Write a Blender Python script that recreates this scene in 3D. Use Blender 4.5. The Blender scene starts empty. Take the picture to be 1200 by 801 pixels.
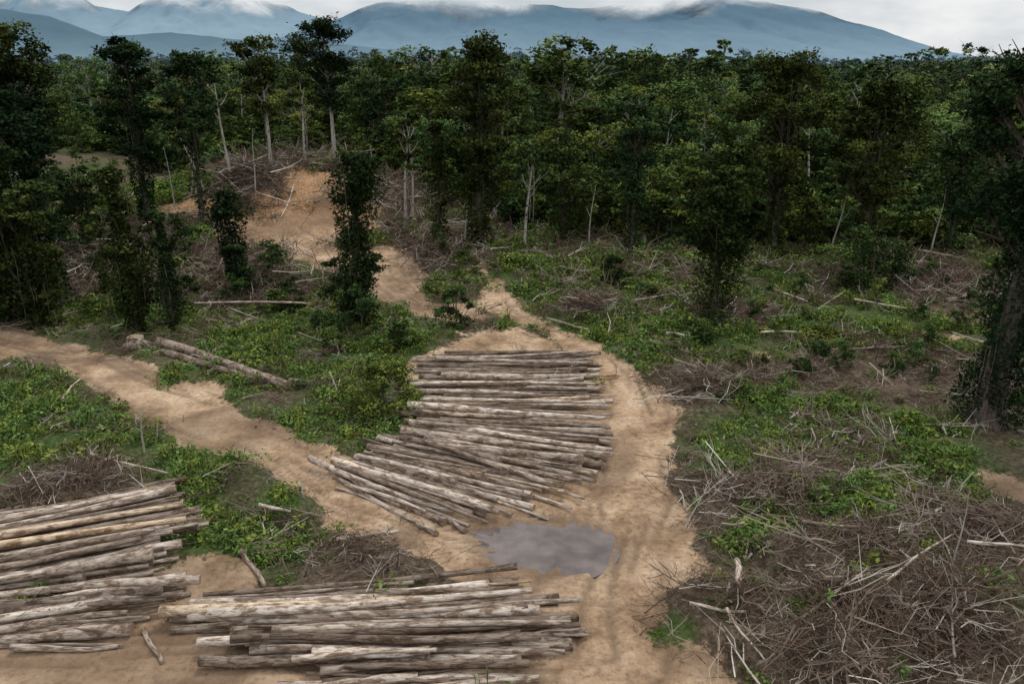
import bpy, math, random
import numpy as np
R = np.random.default_rng(11)
scene = bpy.context.scene
scene.view_settings.view_transform = 'Standard'
scene.view_settings.look = 'None'
scene.view_settings.exposure = 0
scene.view_settings.gamma = 1

# ------------------------------------------------------------------ camera
CAM_H = 20.0
PITCH = math.radians(18.65)
F = 933.0
cam_d = bpy.data.cameras.new("camera")
cam_d.sensor_width = 36; cam_d.lens = 28
cam_d.clip_end = 60000; cam_d.clip_start = 0.5
cam = bpy.data.objects.new("camera", cam_d)
scene.collection.objects.link(cam)
cam.location = (0, 0, CAM_H)
cam.rotation_euler = (math.pi/2 - PITCH, 0, 0)
scene.camera = cam

# ------------------------------------------------------------------ noise
def _h(ix, iy, s):
    n = (ix.astype(np.int64)*374761393 + iy.astype(np.int64)*668265263 + s*2147483647) & 0xffffffff
    n = ((n ^ (n >> 13))*1274126177) & 0xffffffff
    n = n ^ (n >> 16)
    return (n & 0xffffff)/float(0xffffff)
def vnoise(x, y, s=0):
    ix = np.floor(x); iy = np.floor(y)
    fx = x-ix; fy = y-iy
    fx = fx*fx*(3-2*fx); fy = fy*fy*(3-2*fy)
    a = _h(ix, iy, s); b = _h(ix+1, iy, s); c = _h(ix, iy+1, s); d = _h(ix+1, iy+1, s)
    return (a*(1-fx)+b*fx)*(1-fy)+(c*(1-fx)+d*fx)*fy
def fbm(x, y, sc, o=4, s=0):
    x = np.asarray(x, float); y = np.asarray(y, float)
    t = 0; a = .5; f = 1/sc; n = 0
    for i in range(o):
        co, si = math.cos(.6+1.1*i), math.sin(.6+1.1*i)
        t = t+a*vnoise((x*co-y*si)*f+17.3*i, (x*si+y*co)*f-9.1*i, s+i*7); n += a; a *= .5; f *= 2.03
    return t/n
def ss(a, b, x):
    t = np.clip((x-a)/(b-a), 0, 1)
    return t*t*(3-2*t)

def macro(x, y):
    x = np.asarray(x, float); y = np.asarray(y, float)
    h = 8.0*np.exp(-(((x+32)/20)**2+((y-118)/19)**2))
    h = h + 8.0*np.exp(-(((x+88)/30)**2+((y-160)/45)**2))
    h = h + 2.0*np.exp(-(((x+60)/22)**2+((y-80)/18)**2))
    h = h - 1.2*np.exp(-(((x+30)/14)**2+((y-72)/10)**2))
    yy = np.clip(y-150, 0, None)
    h = h + yy*0.0105 + ss(150, 420, y)*(fbm(x, y, 170, 3, 5)-.5)*21
    h = h + ss(900, 3000, y)*(fbm(x, y, 900, 3, 9)-.5)*50
    return h

def ground_pt(px, py):
    """surveyed position on the terrain of a spot seen from the drone"""
    a = (px-600)/F; b = (400.5-py)/F
    d = (a, math.cos(PITCH)+b*math.sin(PITCH), -math.sin(PITCH)+b*math.cos(PITCH))
    t = 15.0
    while t < 900:
        if CAM_H+d[2]*t < float(macro(d[0]*t, d[1]*t)): break
        t += 0.25
    return (d[0]*t, d[1]*t)
def GP(l): return [ground_pt(*p) for p in l]

# ------------------------------------------------------------------ layout
roads = []
def road(pts, ws):
    roads.append((np.array(GP(pts)), np.array(ws, float)))
road([(700,900),(695,790),(700,700),(728,620),(745,545),(745,490),(722,440),(690,408),(640,388),(600,368),(577,340),(564,312),(556,292)],
     [3.4,3.2,2.7,2.2,2.0,2.0,2.0,2.0,1.8,1.6,1.3,1.0,.8])
road([(-120,380),(0,400),(100,425),(190,470),(280,505),(360,540),(430,578),(520,615),(640,640)],
     [2.2,2.2,2.3,2.6,2.3,2.4,2.6,3,3])
road([(545,370),(480,352),(430,325),(380,298),(330,272),(290,262),(250,243),(195,243)],
     [1.5,2.0,2.5,3.2,3.0,2.4,2.4,2.0])
road([(455,292),(468,325),(490,355)], [1.8,2.3,1.8])
road([(-60,800),(120,792),(330,775),(560,770),(700,760)], [2.5,3.5,3.5,3.2,3])
road([(76,150),(95,143),(88,132)], [1.5,2.2,2.0])
def blob(l): return [(ground_pt(a, b), r) for a, b, r in l]
dirtb = blob([(600,430,4.5),(590,470,4.5),(590,510,5),(560,560,4),(640,560,4.2),(600,600,4),(660,660,4.5),(235,690,1.6),
              (385,268,6.0),(362,222,4.6),(400,240,5.0),(350,205,3.4),(600,400,3.6),(835,410,.7),(860,414,.8),(885,419,.6),(1180,572,.8),(1090,395,.7),(630,720,3.5),
              (960,385,.7),(520,425,1.6),(1110,398,.6),(270,275,3.0),(315,240,2.8),(430,300,2.5)])
greenb = blob([(450,462,6),(390,400,8),(330,420,6),(440,430,6),(100,520,7),(40,500,7),(200,545,4),(285,545,4),(260,600,3),(300,620,3.5),
               (765,650,1.6),(780,740,1.5),(900,500,6),(980,500,6),(1060,540,4),(900,350,12),(800,330,10),(1000,380,8),(700,330,9),(760,400,7),
               (980,610,3.0),(900,630,2.0),(730,410,4),(640,320,6),(180,340,9),(520,335,4),(90,240,14),(200,600,2),(1030,590,2),(1170,720,1.2)])
patchb = blob([(985,608,2.2),(905,632,1.5),(1035,592,1.6),(870,645,.9),(770,655,1.4),(780,745,1.1),(1170,715,.9),(1120,600,1.6),(850,560,1.8),(1090,560,2.2),(940,740,.8),(1010,690,.8),(460,640,.8),(330,600,1.0)])
brushb = blob([(870,600,5),(960,700,7),(1080,720,7),(830,660,3.5),(1150,650,6),(800,470,4),(360,590,3.2),(330,570,3),(110,570,3.5),(30,590,3),(470,650,2.2),
               (1050,430,7),(420,650,2.5),(480,300,6),(230,340,7),(1100,340,8),(690,370,3),(940,780,4),(850,430,4),(1000,560,6),(400,220,7),(330,215,8),
               (100,460,2),(400,500,1.5),(860,370,4),(780,320,4),(950,330,4),(300,300,6),(290,225,8),(60,300,8),(1000,450,4),(440,250,6),(385,265,5),(120,330,5)])
heapb = blob([(870,600,3.2),(960,700,3.4),(1080,730,3.6),(830,680,2.0),(1150,640,3.5),(800,475,2.6),(350,590,1.9),(100,575,2.4),(940,590,2.5),(1040,600,3.0),(480,655,1.2),(1020,650,2.5),
              (330,560,1.6),(40,590,2.0),(400,640,1.5),(820,460,1.6),(1060,420,2.5),(690,372,1.8),(1110,770,2.2),(880,740,1.8),(960,780,2.0)])
pud = ground_pt(638, 640); pud2 = ground_pt(585, 628)

def poly_d(x, y, P, W):
    best = np.full(x.shape, 1e9); side = np.zeros(x.shape)
    for i in range(len(P)-1):
        a = P[i]; b = P[i+1]; d = b-a; L2 = (d*d).sum()
        t = np.clip(((x-a[0])*d[0]+(y-a[1])*d[1])/L2, 0, 1)
        dd = np.hypot(x-a[0]-t*d[0], y-a[1]-t*d[1])
        v = dd-(W[i]*(1-t)+W[i+1]*t)
        m = v < best
        best = np.where(m, v, best); side = np.where(m, dd, side)
    return best, side
def blobs(x, y, B, soft=.5):
    m = np.zeros(x.shape)
    for (c, r) in B:
        d = np.hypot(x-c[0], y-c[1])/r
        m = np.maximum(m, 1-ss(1-soft, 1+soft, d))
    return m
def masks(x, y):
    x = np.asarray(x, float); y = np.asarray(y, float)
    n1 = fbm(x, y, 3.2, 4, 21)-.5; n2 = fbm(x, y, 9, 3, 31)-.5
    rd = np.full(x.shape, 1e9); rut = np.zeros(x.shape)
    for k, (P, W) in enumerate(roads):
        v, s = poly_d(x, y, P, W)
        rd = np.minimum(rd, v)
        w = np.zeros(x.shape)
        for off in (0.5, 1.15, 1.75, 2.4):
            ww = s+(fbm(x, y, 7, 2, 50+k)-.5)*1.3
            w = np.maximum(w, np.exp(-((ww-off)/.17)**2)*ss(.36, .52, fbm(x+off*9, y, 5, 2, 60)))
        rut = np.where(v < .3, np.maximum(rut, w), rut)
    dirt = 1-ss(-.9, .9, rd+n1*4.2+n2*2.0)
    db = np.zeros(x.shape)
    for (c, r) in dirtb:
        d = np.hypot(x-c[0], y-c[1])-r
        db = np.maximum(db, 1-ss(-.8, .9, d+n1*5.0+n2*3.5))
    dirt = np.maximum(dirt, db)
    pt = blobs(x, y, patchb, .6)
    green = np.clip(blobs(x, y, greenb)*.85+.22+n2*1.6+n1*1.0, 0, 1)
    brush = np.clip(blobs(x, y, brushb)+n1*.9, 0, 1)
    green = np.clip(green-brush*.55, 0, 1)
    k = np.clip(pt*1.6+n1*1.2-.2, 0, 1)
    green = np.maximum(green, k); brush = brush*(1-k*.85)
    return dirt, green, brush, rut
def height(x, y):
    x = np.asarray(x, float); y = np.asarray(y, float)
    dirt, green, brush, rut = masks(x, y)
    off = 1-dirt
    near = 1-ss(200, 500, y)
    h = macro(x, y)
    h = h + off*near*((fbm(x, y, 5, 4, 41)-.45)*1.0 + (fbm(x, y, 1.1, 2, 43)-.5)*.25)
    h = h + dirt*((fbm(x, y, 2.2, 4, 44)-.5)*.17 + (fbm(x, y, .6, 2, 46)-.5)*.07) - rut*.12*dirt
    h = h + near*ss(85, 100, y)*dirt*(fbm(x, y, 3, 3, 48)-.5)*1.6
    hp = blobs(x, y, heapb, .7)
    h = h + hp*off*(.1+np.clip(fbm(x, y, 2.6, 3, 47)-.3, 0, 1)*2.6)
    nz = (fbm(x, y, 1.3, 3, 49)-.5)*.7
    w = np.exp(-((np.hypot((x-pud[0])/2.5, (y-pud[1])/2.05)+nz)**4))
    w2 = np.exp(-((np.hypot((x-pud2[0])/1.1, (y-pud2[1])/.9)+nz)**4))
    h = h - .22*np.maximum(w, .8*w2) - .04*np.exp(-((x-pud[0])**2+(y-pud[1])**2)/14)
    return h

# ------------------------------------------------------------------ node helpers
def new_mat(name):
    m = bpy.data.materials.new(name); m.use_nodes = True
    nt = m.node_tree; nt.nodes.clear()
    out = nt.nodes.new('ShaderNodeOutputMaterial')
    b = nt.nodes.new('ShaderNodeBsdfPrincipled')
    nt.links.new(b.outputs[0], out.inputs[0])
    b.inputs['Roughness'].default_value = .85
    b.inputs['Specular IOR Level'].default_value = .2
    return m, nt, b, out
def diffuse_out(nt, b, out, c):
    """plain diffuse surface, quick to shade, for leaves and twigs"""
    d = nt.nodes.new('ShaderNodeBsdfDiffuse'); nt.links.new(c, d.inputs[0]); nt.nodes.remove(b); nt.links.new(d.outputs[0], out.inputs[0])
def mix(nt, fac, a, b, bt='MIX'):
    n = nt.nodes.new('ShaderNodeMix'); n.data_type = 'RGBA'; n.blend_type = bt
    for s, v in ((0, fac), (6, a), (7, b)):
        if isinstance(v, bpy.types.NodeSocket): nt.links.new(v, n.inputs[s])
        elif isinstance(v, (int, float)): n.inputs[s].default_value = v
        else: n.inputs[s].default_value = (*v, 1)
    return n.outputs[2]
def ramp(nt, fac, stops):
    n = nt.nodes.new('ShaderNodeValToRGB'); e = n.color_ramp.elements
    while len(e) < len(stops): e.new(.5)
    for i, (p, c) in enumerate(stops):
        e[i].position = p; e[i].color = (*c, 1) if len(c) == 3 else c
    nt.links.new(fac, n.inputs[0]); return n.outputs[0]
def noise(nt, vec, scale, detail=5, rough=.6, dist=0):
    n = nt.nodes.new('ShaderNodeTexNoise')
    n.inputs['Scale'].default_value = scale; n.inputs['Detail'].default_value = detail
    n.inputs['Roughness'].default_value = rough; n.inputs['Distortion'].default_value = dist
    if vec is not None: nt.links.new(vec, n.inputs['Vector'])
    return n.outputs[0]
def attr(nt, name):
    n = nt.nodes.new('ShaderNodeAttribute'); n.attribute_name = name; return n
def math_(nt, op, a, b=None, clamp=False):
    n = nt.nodes.new('ShaderNodeMath'); n.operation = op; n.use_clamp = clamp
    for i, v in enumerate((a, b)):
        if v is None: continue
        if isinstance(v, bpy.types.NodeSocket): nt.links.new(v, n.inputs[i])
        else: n.inputs[i].default_value = v
    return n.outputs[0]
def mrange(nt, v, a, b, c=0, d=1):
    n = nt.nodes.new('ShaderNodeMapRange')
    nt.links.new(v, n.inputs[0])
    for i, q in enumerate((a, b, c, d)): n.inputs[i+1].default_value = q
    return n.outputs[0]
def bump(nt, b, h, s, d=.05):
    n = nt.nodes.new('ShaderNodeBump'); n.inputs['Strength'].default_value = s; n.inputs['Distance'].default_value = d
    nt.links.new(h, n.inputs['Height']); nt.links.new(n.outputs[0], b.inputs['Normal'])
def posy(nt):
    g = nt.nodes.new('ShaderNodeNewGeometry'); s = nt.nodes.new('ShaderNodeSeparateXYZ')
    nt.links.new(g.outputs['Position'], s.inputs[0]); return g.outputs['Position'], s.outputs[1], s.outputs[2]

# ------------------------------------------------------------------ materials
def leaf_mat(name, dark, mid, light, haze_tint=True, var=.45):
    m, nt, b, out = new_mat(name)
    a = attr(nt, 'lv').outputs['Fac']
    oi = nt.nodes.new('ShaderNodeObjectInfo').outputs['Random']
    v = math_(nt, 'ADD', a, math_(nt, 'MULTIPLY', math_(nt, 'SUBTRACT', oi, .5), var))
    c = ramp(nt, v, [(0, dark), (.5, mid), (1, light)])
    hue = mix(nt, math_(nt, 'FRACT', math_(nt, 'MULTIPLY', oi, 7.3)), (.85, 1.0, 1.05), (1.3, 1.06, .75))
    c = mix(nt, 1.0, c, hue, 'MULTIPLY')
    if haze_tint:  # aerial haze painted into the leaf colour, growing with world Y
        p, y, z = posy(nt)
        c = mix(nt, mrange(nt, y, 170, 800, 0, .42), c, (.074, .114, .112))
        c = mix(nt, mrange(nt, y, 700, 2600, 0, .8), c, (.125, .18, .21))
    diffuse_out(nt, b, out, c)
    return m
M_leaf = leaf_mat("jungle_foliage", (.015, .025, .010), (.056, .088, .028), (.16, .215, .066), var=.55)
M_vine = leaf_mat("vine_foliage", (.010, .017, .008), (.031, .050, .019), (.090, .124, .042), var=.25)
M_weed = leaf_mat("weed_foliage", (.030, .048, .014), (.082, .130, .033), (.19, .25, .075), haze_tint=False)

def bark_mat(name, c1, c2, c3):
    m, nt, b, out = new_mat(name)
    tc = nt.nodes.new('ShaderNodeTexCoord').outputs['Object']
    mp = nt.nodes.new('ShaderNodeMapping'); mp.inputs['Scale'].default_value = (2.5, 2.5, .5)
    nt.links.new(tc, mp.inputs[0])
    n = noise(nt, mp.outputs[0], 2.2, 3, .7)
    c = ramp(nt, n, [(.3, c1), (.5, c2), (.7, c3)])
    diffuse_out(nt, b, out, c)
    return m
M_bark = bark_mat("dark_bark", (.035, .028, .021), (.09, .072, .056), (.16, .135, .108))
M_pale = bark_mat("pale_bark", (.18, .16, .135), (.36, .33, .28), (.50, .47, .41))

m, nt, b, out = new_mat("dead_branches"); M_twig = m
a = attr(nt, 'lv').outputs['Fac']
oi = nt.nodes.new('ShaderNodeObjectInfo').outputs['Random']
v = math_(nt, 'ADD', a, math_(nt, 'MULTIPLY', math_(nt, 'SUBTRACT', oi, .5), .45))
c = ramp(nt, v, [(0, (.045, .029, .021)), (.45, (.115, .079, .057)), (.75, (.23, .178, .138)), (1, (.50, .45, .39))])
diffuse_out(nt, b, out, c)

m, nt, b, out = new_mat("log_bark"); M_log = m
uv = attr(nt, 'luv').outputs['Vector']; lv = attr(nt, 'lv').outputs['Fac']
n1 = noise(nt, uv, 1.5, 5, .72, .5)
mp = nt.nodes.new('ShaderNodeMapping'); mp.inputs['Scale'].default_value = (.7, 4.0, 1); nt.links.new(uv, mp.inputs[0])
n2 = noise(nt, mp.outputs[0], 3.0, 5, .7)
base = ramp(nt, lv, [(0, (.13, .093, .068)), (.3, (.29, .23, .185)), (.7, (.44, .37, .31)), (.88, (.58, .50, .43)), (1, (.55, .40, .25))])
patch = ramp(nt, n1, [(.40, (1.25, 1.27, 1.28)), (.49, (.97, .94, .91)), (.57, (.43, .36, .30))])
c = mix(nt, 1.0, base, patch, 'MULTIPLY')
c = mix(nt, 1.0, c, ramp(nt, n2, [(.35, (.5, .46, .43)), (.55, (1.1, 1.1, 1.1))]), 'MULTIPLY')
nt.links.new(c, b.inputs['Base Color']); bump(nt, b, n2, .8, .05)
b.inputs['Roughness'].default_value = .75
m, nt, b, out = new_mat("log_cut_end"); M_cut = m
lv = attr(nt, 'lv').outputs['Fac']
tc = nt.nodes.new('ShaderNodeTexCoord').outputs['Object']
n = noise(nt, tc, 4, 4)
c = mix(nt, n, (.26, .17, .10), (.50, .37, .24)); c = mix(nt, math_(nt, 'MULTIPLY', lv, .6), mix(nt, .6, c, (.12, .09, .07)), c)
nt.links.new(c, b.inputs['Base Color'])

# ground
m, nt, b, out = new_mat("soil_and_undergrowth"); M_ground = m
A = attr(nt, 'mask'); sp = nt.nodes.new('ShaderNodeSeparateColor'); nt.links.new(A.outputs['Color'], sp.inputs[0])
dirt, grn, br = sp.outputs[0], sp.outputs[1], sp.outputs[2]
rut = attr(nt, 'rut').outputs['Fac']
p, y, z = posy(nt)
nf = noise(nt, p, 3.5, 6, .72); nm = noise(nt, p, .3, 5, .68)
cd = ramp(nt, nm, [(.32, (.18, .115, .070)), (.44, (.315, .21, .13)), (.53, (.43, .30, .192)), (.66, (.54, .40, .275))])
cd = mix(nt, 1.0, cd, ramp(nt, nf, [(.3, (.45, .42, .39)), (.47, (.92, .91, .90)), (.7, (1.2, 1.2, 1.2))]), 'MULTIPLY')
cd = mix(nt, math_(nt, 'MULTIPLY', rut, .75), cd, (.155, .102, .065))
cd = mix(nt, mrange(nt, z, .8, 3.5, 0, .75), cd, mix(nt, mrange(nt, nf, .35, .60), (.18, .095, .045), (.46, .265, .13)))
cs = ramp(nt, nf, [(.3, (.030, .022, .015)), (.47, (.088, .064, .043)), (.6, (.155, .116, .080)), (.75, (.28, .225, .165))])
cg = ramp(nt, nf, [(.3, (.019, .030, .010)), (.5, (.049, .076, .021)), (.7, (.095, .135, .040))])
gm = math_(nt, 'MULTIPLY', math_(nt, 'ADD', grn, math_(nt, 'SUBTRACT', nm, .5)), 1.3, True)
c = mix(nt, gm, cs, cg)
dm = math_(nt, 'ADD', dirt, math_(nt, 'MULTIPLY', math_(nt, 'SUBTRACT', nf, .5), 1.5))
dm = mrange(nt, dm, .38, .62)
c = mix(nt, dm, c, cd)
c = mix(nt, attr(nt, 'wet').outputs['Fac'], c, (.135, .088, .058))
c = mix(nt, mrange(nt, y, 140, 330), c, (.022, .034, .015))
c = mix(nt, mrange(nt, y, 400, 3500, 0, .9), c, (.10, .15, .175))  # distance haze painted into the far ground colour
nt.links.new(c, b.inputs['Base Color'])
bump(nt, b, nf, 1.0, .16)
b.inputs['Roughness'].default_value = .95; b.inputs['Specular IOR Level'].default_value = 0.1

m, nt, b, out = new_mat("muddy_water"); M_water = m
p, y, z = posy(nt)
c = mix(nt, mrange(nt, noise(nt, p, .7, 3), .35, .65), (.065, .048, .040), (.145, .112, .098))
nt.links.new(c, b.inputs['Base Color'])
b.inputs['Roughness'].default_value = .03; b.inputs['IOR'].default_value = 1.33; b.inputs['Specular IOR Level'].default_value = 1.0
bump(nt, b, noise(nt, p, 6, 2), .05, .02)

# ------------------------------------------------------------------ mesh builder
class MB:
    def __init__(s): s.v = []; s.n = 0; s.f = []; s.m = []; s.lv = []; s.luv = []
    def add(s, V, Fc, mat=0, lv=.5, luv=None):
        V = np.asarray(V, float); k = len(V)
        s.v.append(V); s.f += [tuple(int(i)+s.n for i in f) for f in Fc]
        s.m += [mat]*len(Fc)
        s.lv.append(np.broadcast_to(np.asarray(lv, float), (k,)))
        s.luv.append(np.zeros((k, 3)) if luv is None else luv)
        s.n += k
    def tube(s, P, Rr, sides=6, mat=0, lv=.5, cap=None, uvo=None, rough=0, rg=R):
        P = np.asarray(P, float); n = len(P)
        T = np.gradient(P, axis=0); T /= np.linalg.norm(T, axis=1)[:, None]+1e-9
        up = np.array([0, 0, 1.0]) if abs(T[0][2]) < .8 else np.array([1.0, 0, 0])
        U = np.cross(T, up); U /= np.linalg.norm(U, axis=1)[:, None]+1e-9
        W = np.cross(T, U)
        an = np.arange(sides)/sides*2*math.pi
        rr = np.asarray(Rr, float)[:, None]*(1+rough*(rg.random((n, sides))-.5))
        V = P[:, None, :]+rr[:, :, None]*(np.cos(an)[None, :, None]*U[:, None, :]+np.sin(an)[None, :, None]*W[:, None, :])
        luv = None
        if uvo is not None:
            L = np.concatenate([[0], np.cumsum(np.linalg.norm(np.diff(P, axis=0), axis=1))])
            luv = np.zeros((n, sides, 3)); luv[:, :, 0] = L[:, None]+uvo*31.7
            luv[:, :, 1] = np.cos(an)[None, :]*.25*2; luv[:, :, 2] = np.sin(an)[None, :]*.5+uvo*11
            luv = luv.reshape(-1, 3)
        Fc = []
        for i in range(n-1):
            for j in range(sides):
                j2 = (j+1) % sides
                Fc.append((i*sides+j, i*sides+j2, (i+1)*sides+j2, (i+1)*sides+j))
        base = s.n
        s.add(V.reshape(-1, 3), Fc, mat, lv, luv)
        if cap is not None:
            s.f.append(tuple(base+j for j in range(sides-1, -1, -1))); s.m.append(cap)
            s.f.append(tuple(base+(n-1)*sides+j for j in range(sides))); s.m.append(cap)
    def leaves(s, C, size, lv, mat=0, rg=R, up=.5, asp=.55):
        C = np.asarray(C, float); k = len(C)
        u = rg.normal(size=(k, 3)); u[:, 2] *= .6; u /= np.linalg.norm(u, axis=1)[:, None]
        n = rg.normal(size=(k, 3)); n[:, 2] = np.abs(n[:, 2])+up
        v = np.cross(n, u); v /= np.linalg.norm(v, axis=1)[:, None]+1e-9
        L = (size*(.6+.8*rg.random(k)))[:, None]*.5
        V = np.stack([C-u*L, C+v*L*asp+u*L*.15, C+u*L, C-v*L*asp+u*L*.15], 1).reshape(-1, 3)
        Fc = np.arange(4*k).reshape(-1, 4).tolist()
        s.add(V, Fc, mat, np.repeat(np.clip(lv, 0, 1), 4))
    def mesh(s, name, mats):
        me = bpy.data.meshes.new(name)
        V = np.concatenate(s.v)
        me.from_pydata(V.tolist(), [], s.f)
        for q in mats: me.materials.append(q)
        me.polygons.foreach_set('material_index', s.m)
        a = me.attributes.new('lv', 'FLOAT', 'POINT'); a.data.foreach_set('value', np.concatenate(s.lv).astype(np.float32))
        a = me.attributes.new('luv', 'FLOAT_VECTOR', 'POINT'); a.data.foreach_set('vector', np.concatenate(s.luv).astype(np.float32).ravel())
        me.update(); return me
def link(name, me, loc=(0, 0, 0), rot=(0, 0, 0), coll=None):
    o = bpy.data.objects.new(name, me); o.location = loc; o.rotation_euler = rot
    (coll or scene.collection).objects.link(o); return o
def smooth(me, mats=None):
    me.polygons.foreach_set('use_smooth', [True]*len(me.polygons))

# ------------------------------------------------------------------ terrain sheet
def grow(a, step, end, g):
    l = []; x = a
    while x < end: step *= g; x += step; l.append(x)
    return l
yc = np.array([-60, -30, -10, 0, 8, 14]+list(np.arange(18, 78, .25))+list(np.arange(78, 135, .5))+grow(135, .6, 14000, 1.09))
xr = list(np.arange(0, 40, .27)); xr += grow(xr[-1], .3, 11000, 1.055)
xc = np.array([-q for q in xr[:0:-1]]+xr)
X, Y = np.meshgrid(xc, yc)
Z = height(X, Y)
nx, ny = len(xc), len(yc)
V = np.stack([X, Y, Z], -1).reshape(-1, 3)
ii = np.arange((ny-1)*(nx-1)); r_ = ii//(nx-1); c_ = ii % (nx-1); k = r_*nx+c_
quads = np.stack([k, k+1, k+nx+1, k+nx], 1)
me = bpy.data.meshes.new("ground")
me.vertices.add(len(V)); me.vertices.foreach_set('co', V.ravel())
me.loops.add(quads.size); me.loops.foreach_set('vertex_index', quads.ravel())
me.polygons.add(len(quads)); me.polygons.foreach_set('loop_start', np.arange(0, quads.size, 4)); me.polygons.foreach_set('loop_total', np.full(len(quads), 4))
me.update(calc_edges=True); me.validate()
d_, g_, b_, ru_ = masks(X, Y)
wet = np.exp(-((np.hypot((X-pud[0])/3.1, (Y-pud[1])/2.7)+(fbm(X, Y, 1.6, 3, 71)-.5)*.9)**4))
wet = np.maximum(wet, d_*ss(.56, .68, fbm(X, Y, 6, 3, 72))*.6)
col = np.stack([d_, g_, b_, np.ones_like(d_)], -1).reshape(-1, 4).astype(np.float32)
a = me.color_attributes.new('mask', 'FLOAT_COLOR', 'POINT'); a.data.foreach_set('color', col.ravel())
a = me.attributes.new('rut', 'FLOAT', 'POINT'); a.data.foreach_set('value', ru_.ravel().astype(np.float32))
a = me.attributes.new('wet', 'FLOAT', 'POINT'); a.data.foreach_set('value', (wet*.85).ravel().astype(np.float32))
me.materials.append(M_ground); smooth(me)
link("ground", me)

# puddle
an = np.linspace(0, 2*math.pi, 49)[:-1]
mb = MB()
wv = [(pud[0]-.2+math.cos(t)*3.6, pud[1]+math.sin(t)*2.9, 0) for t in an]
mb.add(wv, [tuple(range(48))]); me = mb.mesh("puddle", [M_water]); link("puddle", me, (0, 0, -.135))

# ------------------------------------------------------------------ trees
def bend_path(H, n, lean, wob, rg):
    t = np.linspace(0, 1, n)
    ph = rg.random(4)*6.28
    x = lean[0]*t**1.4+wob*np.sin(t*4+ph[0])*t; y = lean[1]*t**1.4+wob*np.sin(t*3.5+ph[1])*t
    return np.stack([x, y, t*H], 1)
def make_tree(name, seed, H, r0, lo, cw, nclump, nleaf, leaf, lean=(0, 0), vine=0., vleaf=0, pale=False, prof='round', cl=.36, vtop=1.0, lvb=.42, mats=None, sub=9):
    rg = np.random.default_rng(seed)
    mb = MB()
    P = bend_path(H*.96, 12, lean, H*.02, rg)
    rad = r0*(1-.72*np.linspace(0, 1, 12)); rad[0] *= 1.5
    mb.tube(P, rad, 8, 0, rough=.15, rg=rg)
    def at(z):
        t = np.clip(z/(H*.96), 0, 1)*11; i = int(min(t, 10)); f = t-i
        return P[i]*(1-f)+P[i+1]*f
    lob = rg.random()*6.28; asym = rg.random()*6.28
    for i in range(nclump):
        t = (i+.5)/nclump if nclump > 4 else rg.random()
        t = min(1, max(0, t+rg.normal()*.08))
        z = H*(lo+(1-lo)*t)
        if prof == 'round': pr = math.sqrt(max(.05, math.sin(math.pi*(.12+.80*t))))
        elif prof == 'umbrella': pr = .35+.65*t if t < .85 else .8
        elif prof == 'column': pr = .55+.45*math.sin(t*9+lob)
        else: pr = 1-.6*t
        a = i*2.4+rg.normal()*.5
        rr = cw*pr*(.25+.68*rg.random()**.6)*(1+.25*math.cos(a-asym))
        if t > .92: rr *= .5
        c = at(z)+np.array([math.cos(a)*rr, math.sin(a)*rr, -rr*.05])
        s0 = at(max(z-rr*.8-1, H*lo*.8))
        midp = (s0+c)/2+np.array([0, 0, -.1*rr])
        mb.tube([s0, midp, c], [r0*.28, r0*.16, .03], 5, 0, rg=rg)
        for q in range(2):
            e = c+rg.normal(size=3)*cw*cl*.5
            mb.tube([midp, (midp+e)/2, e], [r0*.13, r0*.08, .02], 4, 0, rg=rg)
        R0 = cw*cl*(.5+.8*rg.random())
        k = int(nleaf*(R0/(cw*cl))**1.6)
        ns = sub
        sc = rg.normal(size=(ns, 3)); sc /= np.linalg.norm(sc, axis=1)[:, None]; sc *= R0*(.35+.75*rg.random((ns, 1))); sc[:, 2] *= .6
        w = rg.integers(0, ns, k)
        off = sc[w]+rg.normal(size=(k, 3))*R0*.24*np.array([1, 1, .55])
        C = c+off
        cb = rg.normal()*.15; sb = rg.normal(size=ns)*.11
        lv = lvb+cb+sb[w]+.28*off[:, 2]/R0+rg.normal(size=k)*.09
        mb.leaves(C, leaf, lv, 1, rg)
    if vleaf:
        z = rg.random(vleaf)*H*vtop
        nb = 1+.9*(vnoise(z*.55, z*0+seed*1.7, seed)-.5)*1.6
        a = rg.random(vleaf)*6.28
        an_ = 1+.5*np.sin(a*2+z*.6+seed)
        rr = vine*nb*an_*(.35+.65*rg.random(vleaf)**.5)
        i_ = np.clip(z/(H*.96), 0, 1)*11; i0 = np.minimum(i_.astype(int), 10); f = (i_-i0)[:, None]
        base = P[i0]*(1-f)+P[i0+1]*f
        C = base+np.stack([np.cos(a)*rr, np.sin(a)*rr, -rr*.5*rg.random(vleaf)], 1); C[:, 2] = np.maximum(C[:, 2], .1)
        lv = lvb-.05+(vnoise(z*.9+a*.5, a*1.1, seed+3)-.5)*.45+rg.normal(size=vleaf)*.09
        mb.leaves(C, leaf*.85, lv, 1, rg, up=.2)
        for q in range(int(vine*6)+3):
            zz = H*(.3+.6*rg.random())*vtop; p = at(zz); a1 = rg.random()*6.28; r1 = vine*(.7+.5*rg.random())
            p = p+np.array([math.cos(a1)*r1, math.sin(a1)*r1, 0]); Ln = zz*(.3+.5*rg.random())
            mb.tube([p, p+[.1, .05, -Ln*.5], p+[0, .1, -Ln]], [.03, .03, .02], 4, 0, rg=rg)
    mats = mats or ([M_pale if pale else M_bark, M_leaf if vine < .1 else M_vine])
    return mb.mesh(name, mats)
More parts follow.
